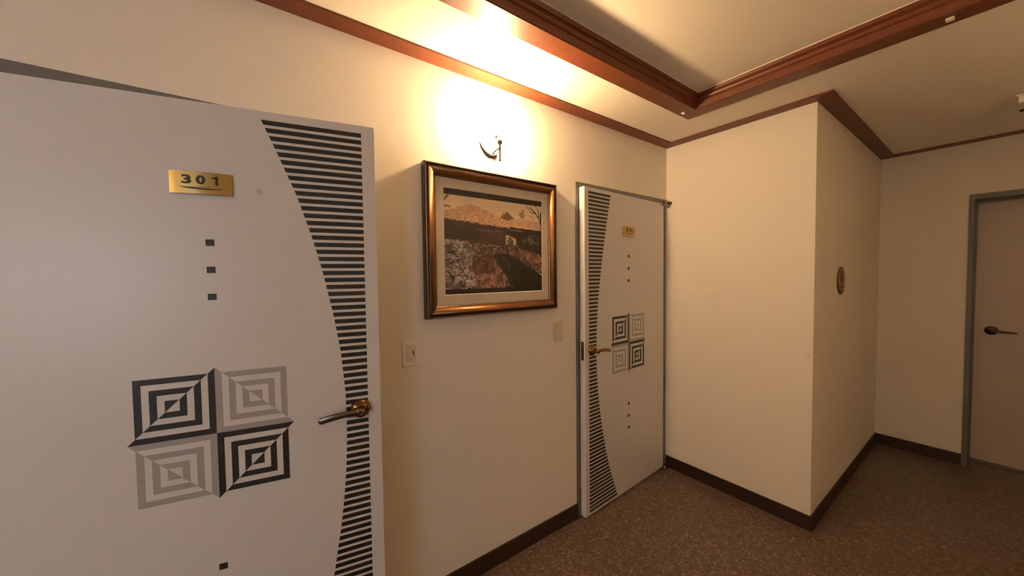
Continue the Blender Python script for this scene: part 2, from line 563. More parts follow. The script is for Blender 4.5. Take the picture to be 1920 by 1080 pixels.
def patterned_door(name, hinge, theta, m, frame, leaf_top, number, ds, dz, label, plate_s, LW, sh):
    """m=+1: hinge on the left, leaf runs along +y; m=-1: hinge on the right."""
    fy0, fy1, ftop = frame
    root = empty(name, (0, (fy0 + fy1) / 2, 0))
    struct(root, label, 'door')
    cy = (fy0 + fy1) / 2
    fx = 0.006
    jw = 0.026
    for nm, b in (('frame_jamb', (-TH, fx, fy0 - cy, fy0 + jw - cy, 0, ftop)),
                  ('frame_jamb', (-TH, fx, fy1 - jw - cy, fy1 - cy, 0, ftop)),
                  ('frame_head', (-TH, fx, fy0 + jw - cy, fy1 - jw - cy, leaf_top + 0.003, ftop)),
                  ('door_stop', (-0.085, -0.055, fy0 + jw - cy, fy0 + jw + 0.012 - cy, 0, leaf_top - 0.012)),
                  ('door_stop', (-0.085, -0.055, fy1 - jw - 0.012 - cy, fy1 - jw - cy, 0, leaf_top - 0.012)),
                  ('door_stop', (-0.085, -0.055, fy0 + jw - cy, fy1 - jw - cy, leaf_top - 0.012, leaf_top + 0.003))):
        box_obj(nm, b, 'frame', root, bev=0.0)
    a = PI / 2 - m * theta
    # leaf: local x along the leaf (to the viewer's right), y into the leaf, z up
    bm = bmesh.new()
    x0, x1 = sorted((0, m * LW))
    bx(bm, x0, x1, 0, LT, 0.009, leaf_top, bev=0.0012)
    leaf = obj('leaf', bm, 'leaf', root)
    leaf.location = (hinge[0], hinge[1] - cy, 0)
    leaf.rotation_euler = (0, 0, a)
    # stripes
    SE, PER, SH = 0.900 + sh, 0.0244, 0.0150
    z = 2.043
    k = 0
    while z - SH > 0.018:
        za, zb = z, z - SH
        c = (lambda q: curve_s(q) + sh) if m > 0 else (lambda q: curve_s(2.063 - q) + sh)
        pts = [(m * SE, za), (m * c(za), za), (m * c(zb), zb), (m * SE, zb)]
        slab_poly('stripe', pts, 'black', leaf)
        z -= PER
        k += 1
    for q in (1.644, 1.560, 1.476, 0.614, 0.530, 0.446):
        s = m * (0.460 + ds)
        slab_poly('square_dot', [(s - .011, q + dz - .0100), (s + .011, q + dz - .0100), (s + .011, q + dz + .0100), (s - .011, q + dz + .0100)], 'black', leaf)
    squares_motif(leaf, m * (0.4575 + ds), 1.046 + dz, 0.0174)
    # number plate: bowed brass
    ps, pz, pw, ph, pb = m * plate_s, 1.823, 0.153, 0.066, 0.011
    pr = empty('number_plate', (0, 0, 0), 0, root)
    pr.location = leaf.location
    pr.rotation_euler = leaf.rotation_euler
    pr['label'] = 'bowed brass plate numbered ' + number
    n = 16
    def bow(t):
        return -0.004 - pb * (1 - (2 * t - 1) ** 2)
    bm = bmesh.new()
    grid = []
    for i in range(n + 1):
        t = i / n
        x = ps - pw / 2 + pw * t
        grid.append([bm.verts.new((x, bow(t), pz - ph / 2)), bm.verts.new((x, bow(t), pz + ph / 2)),
                     bm.verts.new((x, bow(t) + 0.003, pz + ph / 2)), bm.verts.new((x, bow(t) + 0.003, pz - ph / 2))])
    front = [[bm.verts.new(v.co) for v in g[:2]] for g in grid]
    for i in range(n):
        f = bm.faces.new((front[i][0], front[i + 1][0], front[i + 1][1], front[i][1]))
        f.smooth = True
        A, B = grid[i], grid[i + 1]
        for j in range(1, 4):
            f = bm.faces.new((A[j], B[j], B[(j + 1) % 4], A[(j + 1) % 4]))
            f.material_index = 1
    bm.faces.new(grid[0]); bm.faces.new(grid[-1][::-1])
    obj('plate_body', bm, ['plate', 'plate_edge'], pr)
    bm = bmesh.new()
    bx(bm, ps - pw / 2 + .012, ps + pw / 2 - .012, -0.006, 0, pz - .02, pz + .02)
    obj('plate_mount', bm, 'plate_edge', pr)
    for ch, off in zip(number, (-0.034, 0.001, 0.036)):
        if ch == '1':
            bmd = bmesh.new()
            prism(bmd, [(0.0, -0.0135), (0.0062, -0.0135), (0.0062, 0.0135), (0.0012, 0.0135), (-0.0020, 0.0105), (-0.0090, 0.0095), (-0.0090, 0.0058), (0.0, 0.0058)], 'y', -0.0004, 0.0004)
            me = bpy.data.meshes.new('digit')
            bmd.to_mesh(me)
            bmd.free()
            me.materials.append(MAT['black'])
        else:
            me = text_mesh('digit', ch, 0.040, 'black', 0.0004, 0.0014)
            xs = [v.co.x for v in me.vertices]
            zs_ = [v.co.z for v in me.vertices]
            me.transform(Matrix.Translation((-(min(xs) + max(xs)) / 2, 0, -(min(zs_) + max(zs_)) / 2)))
            me.transform(Matrix.Diagonal((0.0225 / (max(xs) - min(xs)), 1, 0.027 / (max(zs_) - min(zs_)), 1)))
        t = (off + pw / 2) / pw
        d = mesh_obj('digit', me, pr)
        d.location = (ps + off, bow(t) - 0.0014, pz + 0.0085)
        d.rotation_euler = (0, 0, math.atan2(-pb * (-2 * (2 * t - 1) * 2), pw))
    # swoosh: two tapered strokes following the bow
    for x0_, x1_, zz, th_ in ((-0.058, 0.030, -0.0120, 0.0022), (-0.050, 0.060, -0.0155, 0.0036)):
        bm = bmesh.new()
        top, bot = [], []
        for i in range(21):
            t = i / 20
            x = x0_ + (x1_ - x0_) * t
            tt = (x + pw / 2) / pw
            h = th_ * math.sin(PI * t) ** 0.6 * 0.5
            zc_ = pz + zz - 0.0035 * math.sin(PI * t) + 0.001 * t
            yy = bow(tt) - 0.0008
            top.append(bm.verts.new((ps + x, yy, zc_ + h + 0.0001)))
            bot.append(bm.verts.new((ps + x, yy, zc_ - h - 0.0001)))
        for i in range(20):
            bm.faces.new((bot[i], bot[i + 1], top[i + 1], top[i]))
        obj('swoosh_line', bm, 'black', pr)
    # lever handle
    hs, hz = m * (0.874 + sh), 1.058
    hr = empty('lever_handle', (0, 0, 0), 0, root)
    hr.location = leaf.location
    hr.rotation_euler = leaf.rotation_euler
    hr['label'] = 'antique brass lever handle with round rose'
    bm = bmesh.new()
    lathe(bm, [(0.0335, 0.0), (0.0345, 0.003), (0.0335, 0.008), (0.030, 0.014), (0.0245, 0.0195), (0.0195, 0.0225), (0.0165, 0.024), (0.0, 0.024)], (hs, 0, hz), (0, -1, 0), 32)
    obj('rose', bm, 'brass', hr)
    bm = bmesh.new()
    lathe(bm, [(0.0150, 0.023), (0.0135, 0.027), (0.0125, 0.040), (0.0135, 0.045), (0.0150, 0.051), (0.0140, 0.056), (0.0, 0.057)], (hs, 0, hz), (0, -1, 0), 24)
    obj('neck', bm, 'brass', hr)
    bm = bmesh.new()
    e = -m
    P = bez((hs, -0.049, hz - .001), (hs + e * .035, -0.054, hz + .006), (hs + e * .075, -0.058, hz + .002), (hs + e * .128, -0.046, hz - .012), 18)
    ra = [0.0068 - 0.0025 * i / 18 for i in range(19)]
    rb = [0.0135 - 0.0035 * math.sin(PI * min(1, i / 12)) for i in range(19)]
    a_, b_ = Vector(P[-2]), Vector(P[-1])
    t_ = (b_ - a_).normalized()
    P += [tuple(b_ + t_ * 0.0025), tuple(b_ + t_ * 0.0042), tuple(b_ + t_ * 0.0050)]
    rb = [min(v, 0.0115) for v in rb[:-1]] + [0.0105, 0.0090, 0.0062, 0.0025]
    ra = ra + [ra[-1] * .85, ra[-1] * .6, ra[-1] * .25]
    sweep(bm, P, ra, rb, seg=14)
    obj('lever', bm, 'lever' if m > 0 else 'brass', hr)
    bm = bmesh.new()
    lathe(bm, [(0.0088, 0.055), (0.0088, 0.0605), (0.0065, 0.062), (0.0060, 0.0600), (0.0, 0.0600)], (hs, 0, hz), (0, -1, 0), 18)
    obj('key_cylinder', bm, 'bronze', hr)
    # latch plate on the leaf edge
    bm = bmesh.new()
    ex = m * LW
    a0, a1 = sorted((ex - m * 0.001, ex + m * 0.0012))
    bx(bm, a0, a1, LT / 2 - 0.011, LT / 2 + 0.011, hz - 0.058, hz + 0.058)
    o = obj('latch_plate', bm, 'bronze', hr)
    bm = bmesh.new()
    a0, a1 = sorted((ex, ex + m * (0.0016 if m > 0 else 0.006)))
    bx(bm, a0, a1, LT / 2 - 0.006, LT / 2 + 0.006, hz - 0.010, hz + 0.010, bev=0.001)
    obj('latch_bolt', bm, 'brass', hr)
    return root, leaf

d1, leaf1 = patterned_door('door_1', (0.002, -0.5844), math.radians(11.6), 1, D1, 2.071, '301', 0.03, 0.0,
               'large near door with black stripes, square motif and plate 301, standing ajar', 0.477, 0.974, 0.030)
d2, leaf2 = patterned_door('door_2', (0.004, 2.574), math.radians(2.8), -1, D2, 2.067, '302', 0.0125, 0.010,
               'smaller looking patterned door in the corner, stripes on its left side', 0.474, 0.940, 0.002)
bm = bmesh.new()
lathe(bm, [(0.0075, 0.0), (0.0075, 0.0008), (0.006, 0.0014), (0, 0.0015)], (PEEP[0], 0, PEEP[1]), (0, -1, 0), 20)
o = obj('peephole_cap', bm, 'cap', leaf1)
# pivot hinges of the corner door
for z0, z1, nm in ((2.046, 2.092, 'top_pivot'), (0.004, 0.030, 'floor_pivot')):
    bm = bmesh.new()
    cyy = 2.574 - (D2[0] + D2[1]) / 2
    h = z1 - z0
    lathe(bm, [(0.0, 0.0), (0.015, 0.0), (0.018, h * .1), (0.018, h * .38), (0.012, h * .45), (0.012, h * .55), (0.018, h * .62), (0.018, h * .9), (0.014, h), (0, h)],
          (0.020, cyy - 0.004, z0), (0, 0, 1), 20)
    bx(bm, -0.002, 0.020, cyy - 0.045, cyy - 0.004, z0 + h * .2, z0 + h * .34)
    o = obj(nm, bm, 'pivot', d2)
    o['label'] = 'metal pivot hinge at the door corner'
# small brass stop knob on the far wall beside the top pivot
bm = bmesh.new()
lathe(bm, [(0.010, 0.0), (0.010, 0.003), (0.005, 0.005), (0.005, 0.016), (0.010, 0.019), (0.012, 0.025), (0.009, 0.031), (0, 0.033)], (0, 0, 0), (0, -1, 0), 18)
o = obj('door_bumper', bm, 'brass')
o.location = (0.037, YA, 2.073)
tag(o, 'tiny brass door bumper on the far wall beside the corner door hinge', 'bumper')

# plain door at the end of the passage
DEP = 0.20
cx3 = (D3[0] + D3[1]) / 2
d3 = empty('door_3', (cx3, YC, 0))
struct(d3, 'plain beige door in a dark grey frame at the passage end', 'door')
x0, x1 = D3[0] - cx3, D3[1] - cx3
jw = 0.026
for nm, b in (('frame_jamb', (x0, x0 + jw, -0.006, 0.3, 0, D3[2])), ('frame_jamb', (x1 - jw, x1, -0.006, 0.3, 0, D3[2])),
              ('frame_head', (x0 + jw, x1 - jw, -0.006, 0.3, D3[2] - 0.038, D3[2])),
              ('door_stop', (x0 + jw, x0 + jw + 0.012, DEP - 0.05, DEP - 0.004, 0, D3[2] - 0.038)),
              ('door_stop', (x1 - jw - 0.012, x1 - jw, DEP - 0.05, DEP - 0.004, 0, D3[2] - 0.038)),
              ('door_stop', (x0 + jw + 0.012, x1 - jw - 0.012, DEP - 0.05, DEP - 0.004, D3[2] - 0.050, D3[2] - 0.038))):
    box_obj(nm, b, 'frame', d3)
box_obj('threshold', (x0 + jw, x1 - jw, DEP - 0.02, DEP + 0.06, 0.0, 0.012), 'frame', d3)
box_obj('leaf', (x0 + jw + 0.002, x1 - jw - 0.002, DEP, DEP + 0.04, 0.014, D3[2] - 0.040), 'leaf3', d3, bev=0.001)
h3 = empty('lever_handle', (0, 0, 0), 0, d3)
h3['label'] = 'dark bronze lever handle'
hx, hz3 = 1.508 - cx3, 1.056
bm = bmesh.new()
lathe(bm, [(0.033, 0.0), (0.034, 0.004), (0.032, 0.009), (0.026, 0.013), (0.018, 0.016), (0.016, 0.017), (0, 0.017)], (hx, DEP, hz3), (0, -1, 0), 28)
obj('rose', bm, 'bronze', h3)
bm = bmesh.new()
lathe(bm, [(0.013, 0.016), (0.011, 0.022), (0.011, 0.036), (0.014, 0.042), (0.013, 0.052), (0, 0.054)], (hx, DEP, hz3), (0, -1, 0), 20)
obj('neck', bm, 'bronze', h3)
bm = bmesh.new()
P = bez((hx, DEP - 0.046, hz3), (hx + .04, DEP - 0.052, hz3 - .002), (hx + .08, DEP - 0.055, hz3 - .004), (hx + .118, DEP - 0.046, hz3 - .006), 14)
sweep(bm, P, [0.006] * 14 + [0.003], [0.0105 - 0.0035 * i / 14 for i in range(14)] + [0.004], seg=12)
obj('lever', bm, 'bronze', h3)

# ================================================================ FRAMED PICTURE
PY0, PY1, PZ0, PZ1 = 0.624, 1.420, 1.338, 2.045
PX = 0.002
pic = empty('framed_picture', (PX, (PY0 + PY1) / 2, PZ0))
tag(pic, 'framed landscape photograph of thatched houses in a bronze frame on the wall', 'picture')
pw2, phh = (PY1 - PY0) / 2, PZ1 - PZ0
# rail profile: (inset from outer edge, projection from wall, material of the face up to the next point)
prof = [(0.000, 0.000, 'pf_dark'), (0.000, 0.034, 'pf_dark'), (0.003, 0.038, 'pf_line'), (0.0055, 0.038, 'pf_dark'), (0.010, 0.031, 'pf_dark'),
        (0.017, 0.032, 'pf_red'), (0.0215, 0.036, 'pf_bronze'), (0.027, 0.0402, 'pf_bronze'), (0.033, 0.0415, 'pf_bronze'), (0.040, 0.0395, 'pf_bronze'),
        (0.046, 0.034, 'pf_bronze'), (0.0485, 0.028, 'pf_red'), (0.052, 0.027, 'pf_line'), (0.0535, 0.025, 'pf_dark'), (0.057, 0.018, 'pf_dark'), (0.057, 0.000, 'pf_dark')]
pmats = ['pf_dark', 'pf_line', 'pf_bronze', 'pf_red']
corners = [(-pw2, 0), (pw2, 0), (pw2, phh), (-pw2, phh)]
for i in range(4):
    a, b = Vector(corners[i]), Vector(corners[(i + 1) % 4])
    d = (b - a).normalized()
    n = Vector((-d.y, d.x))
    bm = bmesh.new()
    A, B = [], []
    for ins, pj, _ in prof:
        p = a + d * ins + n * ins
        q = b - d * ins + n * ins
        A.append(bm.verts.new((pj, p.x, p.y)))
        B.append(bm.verts.new((pj, q.x, q.y)))
    k = len(prof)
    for j in range(k):
        f = bm.faces.new((A[j], A[(j + 1) % k], B[(j + 1) % k], B[j]))
        f.material_index = pmats.index(prof[j][2])
        f.smooth = prof[j][2] == 'pf_bronze'
    bm.faces.new(A); bm.faces.new(B[::-1])
    bmesh.ops.recalc_face_normals(bm, faces=bm.faces[:])
    obj('frame_rail', bm, pmats, pic)
# beading along the inner lip
bm = bmesh.new()
bead_pts = []
ins = 0.0505
stp = 0.0075
y_ = -pw2 + ins
while y_ <= pw2 - ins:
    bead_pts += [(y_, ins), (y_, phh - ins)]
    y_ += stp
z_ = ins + stp
while z_ < phh - ins:
    bead_pts += [(-pw2 + ins, z_), (pw2 - ins, z_)]
    z_ += stp
for (yy, zz) in bead_pts:
    bmesh.ops.create_icosphere(bm, subdivisions=1, radius=0.0024, matrix=Matrix.Translation((0.0275, yy, zz)))
o = obj('frame_beading', bm, 'pf_red', pic)
o['kind'] = 'stuff'
# linen mat with window opening
mi = 0.056
oy0, oy1, oz0, oz1 = 0.724 - (PY0 + PY1) / 2, 1.318 - (PY0 + PY1) / 2, 1.445 - PZ0, 1.941 - PZ0
bm = bmesh.new()
def ring(x, y0, y1, z0, z1):
    return [bm.verts.new((x, y0, z0)), bm.verts.new((x, y1, z0)), bm.verts.new((x, y1, z1)), bm.verts.new((x, y0, z1))]
R0 = ring(0.0195, -pw2 + mi, pw2 - mi, mi, phh - mi)
R1 = ring(0.0195, oy0 - 0.003, oy1 + 0.003, oz0 - 0.003, oz1 + 0.003)
R2 = ring(0.0165, oy0, oy1, oz0, oz1)
R3 = ring(0.0135, -pw2 + mi, pw2 - mi, mi, phh - mi)
for A, B in ((R0, R1), (R1, R2), (R2, R3), (R3, R0)):
    for i in range(4):
        bm.faces.new((A[i], A[(i + 1) % 4], B[(i + 1) % 4], B[i]))
bmesh.ops.recalc_face_normals(bm, faces=bm.faces[:])
obj('linen_mat', bm, 'mat', pic)

def srgb(c):
    c = np.asarray(c, float) / 255.0
    return np.where(c <= 0.04045, c / 12.92, ((c + 0.055) / 1.055) ** 2.4)

def paint(nx, ny):
    """the printed photograph, painted on an nx x ny grid (u to the right, v down)."""
    rng = np.random.default_rng(7)
    U, V = np.meshgrid((np.arange(nx) + .5) / nx, (np.arange(ny) + .5) / ny)
    asp = 1.2
    def vnoise(sx, sy, seed):
        g = np.random.default_rng(seed).random((int(sy) + 3, int(sx) + 3))
        x, y = U * sx, V * sy
        i, j = x.astype(int), y.astype(int)
        fx, fy = x - i, y - j
        fx, fy = fx * fx * (3 - 2 * fx), fy * fy * (3 - 2 * fy)
        return (g[j, i] * (1 - fx) + g[j, i + 1] * fx) * (1 - fy) + (g[j + 1, i] * (1 - fx) + g[j + 1, i + 1] * fx) * fy
    def cells(n, seed, stretch=1.0):
        r = np.random.default_rng(seed)
        p = r.random((n, 2)); val = r.random(n)
        d1 = np.full(U.shape, 9.); d2 = np.full(U.shape, 9.); c = np.zeros(U.shape)
        for (px, py), v_ in zip(p, val):
            d = np.hypot((U - px) * asp, (V - py) * stretch)
            m = d < d1
            d2 = np.where(m, d1, np.minimum(d2, d)); c = np.where(m, v_, c); d1 = np.where(m, d, d1)
        return d2 - d1, c
    n1, n2, n3 = vnoise(9, 8, 1), vnoise(26, 22, 2), vnoise(70, 60, 3)
    img = np.zeros(U.shape + (3,))
    def put(mask, col, jit=None, amt=0.0):
        c = np.array(col, float)[None, None, :] * np.ones_like(img)
        if jit is not None:
            c = c * (1 + amt * (jit[..., None] - .5) * 2)
        img[mask] = c[mask]
    put(U > -1, (226, 200, 162), n1, .03)                                     # sky
    # far roof on the right
    put((V > .215 + .12 * np.abs(U - .78)) & (U > .55) & (V < .33), (204, 164, 126), n2, .08)
    # pale trees
    put((np.hypot((U - .77) * 1.3, V - .17) < .045) & (n3 > .35), (150, 122, 95), n3, .12)
    put((np.hypot((U - .88) * 2.2, V - .19) < .04) & (n3 > .5), (160, 125, 95), n3, .1)
    # main thatched roof
    top = np.where(U < .25, .125 + .42 * np.maximum(0, .25 - U) ** 1.05, .125 + .375 * (U - .25) ** 1.05)
    roof = (V > top + .008 * (n3 - .5)) & (U < .66) & (V < .335)
    gx = np.abs(np.sin((U * 34 + V * 5) + n2 * 2)); gy = np.abs(np.sin(V * 95 + U * 9 + n2 * 2))
    put(roof, (200, 158, 120), n3, .16)
    net = roof & ((gx < .22) | (gy < .25)) & (U < .42)
    img[net] *= .90
    # bush between roofs
    put((V > .19 + 1.1 * np.abs(U - .605) ** 1.2 - .05 * n3) & (V < .255 - .4 * np.abs(U - .61)) & (np.abs(U - .61) < .065), (112, 88, 60), n3, .3)
    # eaves and dark house
    eave = .285 + .045 * (U / .62) - .02 * (n3 - .5)
    put((V > eave) & (V < .62) & (U < .64), (46, 32, 28), n2, .28)
    put((np.abs(V - .37) < .008) & (U > .30) & (U < .58), (98, 74, 58), n3, .15)
    put((V > .385) & (V < .50) & (U > .33) & (U < .57), (62, 42, 34), n2, .25)
    put((V > .315 + .05 * (U - .62)) & (V < .60) & (U >= .63), (34, 25, 24), n2, .3)
    put((np.abs(V - .345 - .04 * (U - .6)) < .006) & (U > .63) & (U < .78), (120, 92, 68))
    put((np.abs(V - .395) < .008) & (U > .84) & (U < .93), (78, 58, 46), n3, .2)
    # white gable patch
    put((U > .585) & (U < .70) & (V > .40 + .35 * np.abs(U - .60)) & (V < .52) & (n3 > .2), (190, 158, 122), n3, .14)
    put((U > .60) & (U < .67) & (V > .455) & (V < .53) & (n3 > .35), (70, 50, 40), n3, .3)
    # stones
    e1, c1 = cells(620, 11, 1.7)
    e2, c2 = cells(1500, 12, 1.4)
    stone = np.array((172, 156, 146.))[None, None] * (.42 + .50 * c1[..., None] + .25 * n1[..., None] + .5 * (n3[..., None] - .5))
    stone2 = np.array((138, 108, 90.))[None, None] * (.45 + .65 * c2[..., None] + .25 * (n3[..., None] - .5))
    gap, gap2 = (e1 < .012 * n2), (e2 < .009 * n2)
    stone[gap] = (38, 28, 25); stone2[gap2] = (34, 25, 22)
    wl = (V > .475 + .10 * np.maximum(0, U - .12) + .015 * (n2 - .5)) & (U < .60)
    img[wl] = stone2[wl]
    left = (V > .475 + .25 * np.maximum(0, U - .10)) & (U < .285 - .03 * np.sin(V * 14)) & (V > .48)
    img[left] = stone[left]
    rs = (V > .415 + .05 * (U - .8)) & (V < .475 + .08 * (U - .75)) & (U > .78) & (U < .97) & (c2 > .45)
    img[rs] = stone2[rs]
    # path
    path = (V > .63 - .10 * (U - .3)) & (U > .27 - .02 * np.sin(V * 20)) & (U < .62)
    pc = np.array((144, 108, 88.))[None, None] * (.55 + .5 * n2[..., None] + .7 * (n3[..., None] - .5) + .2 * c2[..., None])
    sp = e2 < .004
    pc[sp] *= .72
    img[path] = pc[path]
    red = path & (V < .80) & (U < .47)
    img[red] = img[red] * np.array((.74, .66, .68))
    # grassy bank, right
    bank = (V > .50 + .10 * (U - .62) / .38) & (V < .60 + .20 * (U - .62) / .38 + .02 * (n2 - .5)) & (U > .62)
    bk = np.array((138, 98, 74.))[None, None] * (.5 + .6 * c2[..., None] + .3 * (n3[..., None] - .5))
    img[bank] = bk[bank]
    mid = (U > .55) & (U < .72) & (V > .50) & (V < .60) & (V < .52 + .5 * np.abs(U - .55))
    img[mid] = stone2[mid]
    edge = (np.abs(V - (.60 + .20 * (U - .62) / .38)) < .022 + .02 * (n3 - .5)) & (U > .66)
    img[edge] = stone2[edge] * .9
    # deep shadow
    lim = .47 + .16 * np.maximum(0, V - .62) / .30 + .03 * (n2 - .5)
    sh = (U > lim) & (V > .565 + .02 * (n2 - .5)) & (V > .595 + .23 * np.maximum(0, U - .62) / .38)
    put(sh, (27, 23, 22), n2, .18)
    arc = sh & (np.abs(np.hypot((U - .50) * 1.1, V - .75) - .13) < .008) & (U > .55) & (V < .76)
    put(arc, (74, 62, 56))
    low = (U > .58) & (U < .72) & (V > .87) & (n2 > .5)
    put(low, (66, 44, 36), n3, .2)
    # branches
    def stroke(pts, w, col):
        for (ax, ay), (bx_, by) in zip(pts, pts[1:]):
            t = np.clip(((U - ax) * (bx_ - ax) + (V - ay) * (by - ay)) / ((bx_ - ax) ** 2 + (by - ay) ** 2), 0, 1)
            d = np.hypot((U - ax - t * (bx_ - ax)) * asp, V - ay - t * (by - ay))
            put(d < w, col)
    br = (52, 38, 32)
    stroke([(1.0, .30), (.965, .20), (.93, .15), (.86, .09)], .007, br)
    stroke([(.965, .20), (.955, .10), (.92, .06)], .005, br)
    stroke([(.93, .15), (.87, .14), (.82, .08)], .004, br)
    stroke([(.985, .24), (.99, .12)], .006, br)
    stroke([(1.0, .33), (.985, .16)], .012, br)
    stroke([(-.01, .14), (.045, .07)], .010, (80, 62, 48))
    stroke([(-.01, .20), (.03, .165), (.06, .175)], .008, (112, 88, 66))
    img[(U < .012) & (V > .1)] *= .7
    # black bars
    put(V < .062, (24, 19, 20))
    put(V > .942, (20, 17, 18))
    return img

NX, NY = 230, 190
img = paint(NX, NY)
ys = np.linspace(oy0 - 0.004, oy1 + 0.004, NX)
zs = np.linspace(oz1 + 0.004, oz0 - 0.004, NY)
verts = [(0.0135, y, z) for z in zs for y in ys]
faces = [(j * NX + i, (j + 1) * NX + i, (j + 1) * NX + i + 1, j * NX + i + 1) for j in range(NY - 1) for i in range(NX - 1)]
me = bpy.data.meshes.new('photo_print')
me.from_pydata(verts, [], faces)
ca = me.color_attributes.new('ink', 'FLOAT_COLOR', 'POINT')
lin = np.ones((NX * NY, 4))
lin[:, :3] = srgb(np.clip(img.reshape(-1, 3) * np.array((1.0, 1.02, 1.08)), 0, 255))
ca.data.foreach_set('color', lin.ravel().astype(np.float32))
me.materials.append(MAT['print'])
mesh_obj('photo_print', me, pic)
box_obj('backing_board', (0.002, 0.0125, -pw2 + 0.05, pw2 - 0.05, 0.05, phh - 0.05), 'pf_dark', pic)

# ================================================================ WALL LAMPS
def wall_lamp(loc, rz, label):
    """local x out of the wall, y along it, z up; origin at the foot of the wall plate."""
    r = empty('wall_lamp', loc, rz)
    tag(r, label, 'lamp', 'matching wall lamps of the hallway')
    bm = bmesh.new()
    lathe(bm, [(0.020, 0.0), (0.020, 0.004), (0.017, 0.008), (0.008, 0.011), (0, 0.012)], (0, 0.026, 0.052), (1, 0, 0), 28)
    obj('wall_plate', bm, 'sconce', r)
    # arm from the plate to the front, stalk up to the bulb
    bm = bmesh.new()
    P = bez((0.008, 0.026, 0.052), (0.045, 0.012, 0.040), (0.085, -0.030, 0.004), (0.130, -0.060, -0.010), 12)
    sweep(bm, P, [0.005] * 13, [0.005] * 13, seg=10)
    obj('arm', bm, 'sconce', r)
    bm = bmesh.new()
    P = bez((0.070, -0.008, 0.012), (0.070, -0.006, 0.045), (0.066, 0.0, 0.070), (0.065, 0.0, 0.112), 10)
    sweep(bm, P, [0.0030] * 11, [0.0030] * 11, up=(1, 0, 0), seg=8)
    obj('stalk', bm, 'white', r)
    bm = bmesh.new()
    lathe(bm, [(0.004, 0.108), (0.010, 0.112), (0.012, 0.136), (0.010, 0.140), (0, 0.140)], (0.065, 0.0, 0.0), (0, 0, 1), 18)
    obj('socket', bm, 'white', r)
    bm = bmesh.new()
    lathe(bm, [(0, 0.130), (0.010, 0.131), (0.020, 0.138), (0.028, 0.149), (0.032, 0.164), (0.029, 0.180), (0.021, 0.192), (0.011, 0.198), (0, 0.200)], (0.065, 0.0, 0.0), (0, 0, 1), 28)
    b = obj('bulb', bm, 'bulb', r)
    b['label'] = 'glowing warm frosted bulb'
    # crescent cradle
    bm = bmesh.new()
    K = [(-0.1375, 0.051), (-0.1325, 0.034), (-0.124, 0.018), (-0.113, 0.0055), (-0.099, -0.0060), (-0.084, -0.0125), (-0.069, -0.0135), (-0.055, -0.0085), (-0.041, 0.001)]
    rad = [0.0020, 0.0044, 0.0062, 0.0080, 0.0096, 0.0106, 0.0102, 0.0086, 0.0050]
    sweep(bm, [(0.130, y, z) for y, z in K], rad, rad, up=(1, 0, 0), seg=12)
    obj('crescent', bm, 'sconce', r)
    # rod with ball finial and its curved link
    RX, RY = 0.130, -0.024
    bm = bmesh.new()
    lathe(bm, [(0.0, 0.0), (0.0066, 0.0), (0.0066, 0.006), (0.0050, 0.008), (0.0050, 0.053), (0.0074, 0.056), (0.0074, 0.063), (0.0055, 0.066), (0.0060, 0.084), (0, 0.084)], (RX, RY, -0.025), (0, 0, 1), 14)
    obj('rod', bm, 'sconce', r)
    bm = bmesh.new()
    bmesh.ops.create_uvsphere(bm, u_segments=18, v_segments=12, radius=0.0135, matrix=Matrix.Translation((RX, RY, 0.064)))
    for f in bm.faces:
        f.smooth = True
    obj('ball_finial', bm, 'sconce', r)
    bm = bmesh.new()
    P = bez((RX, -0.066, -0.004), (RX, -0.056, 0.014), (RX, -0.042, 0.031), (RX, RY, 0.034), 10)
    sweep(bm, P, [0.0040] * 11, [0.0040] * 11, up=(1, 0, 0), seg=8)
    obj('link', bm, 'sconce', r)
    return r
wall_lamp((0, 0.990, 2.100), 0, 'lit wall lamp with crescent cradle above the framed picture')

def added_bowl_lamp(loc, rz, label):
    """added unseen wall uplight: a cream half bowl keeps its light off the passage wall."""
    r = empty('added_bowl_uplight', loc, rz)
    tag(r, label, 'lamp')
    bm = bmesh.new()
    seg = 20
    rings = []
    for t, rad_ in ((0.0, 0.02), (0.02, 0.055), (0.05, 0.085), (0.09, 0.108), (0.13, 0.120), (0.15, 0.123)):
        rings.append([bm.verts.new((rad_ * math.sin(PI * k / seg), rad_ * 1.25 * math.cos(PI * k / seg), t)) for k in range(seg + 1)])
    for A, B in zip(rings, rings[1:]):
        for k in range(seg):
            f = bm.faces.new((A[k], A[k + 1], B[k + 1], B[k]))
            f.smooth = True
    bm.faces.new(rings[0])
    bmesh.ops.solidify(bm, geom=bm.faces[:], thickness=0.003)
    bmesh.ops.recalc_face_normals(bm, faces=bm.faces[:])
    obj('bowl', bm, 'plastic', r)
    bm = bmesh.new()
    bx(bm, 0, 0.006, -0.05, 0.05, 0.02, 0.14, bev=0.002)
    obj('wall_plate', bm, 'plastic', r)
    bm = bmesh.new()
    lathe(bm, [(0, 0.035), (0.014, 0.035), (0.014, 0.075), (0, 0.075)], (0.055, 0, 0), (0, 0, 1), 16)
    obj('socket', bm, 'white', r)
    bm = bmesh.new()
    lathe(bm, [(0, 0.072), (0.012, 0.074), (0.022, 0.086), (0.027, 0.102), (0.022, 0.120), (0.012, 0.130), (0, 0.132)], (0.055, 0, 0), (0, 0, 1), 20)
    obj('bulb', bm, 'fill_bulb', r)
    return r
added_bowl_lamp((XR, 2.20, 1.78), PI, 'added unseen cream bowl uplight on the wall facing the narrow passage corner')  # unseen uplight added to brighten the ceiling but not the passage wall
wall_lamp((1.45, YB, 2.100), PI / 2, 'added unseen wall lamp on the back wall')  # second lamp added out of view behind the camera to brighten the far wall

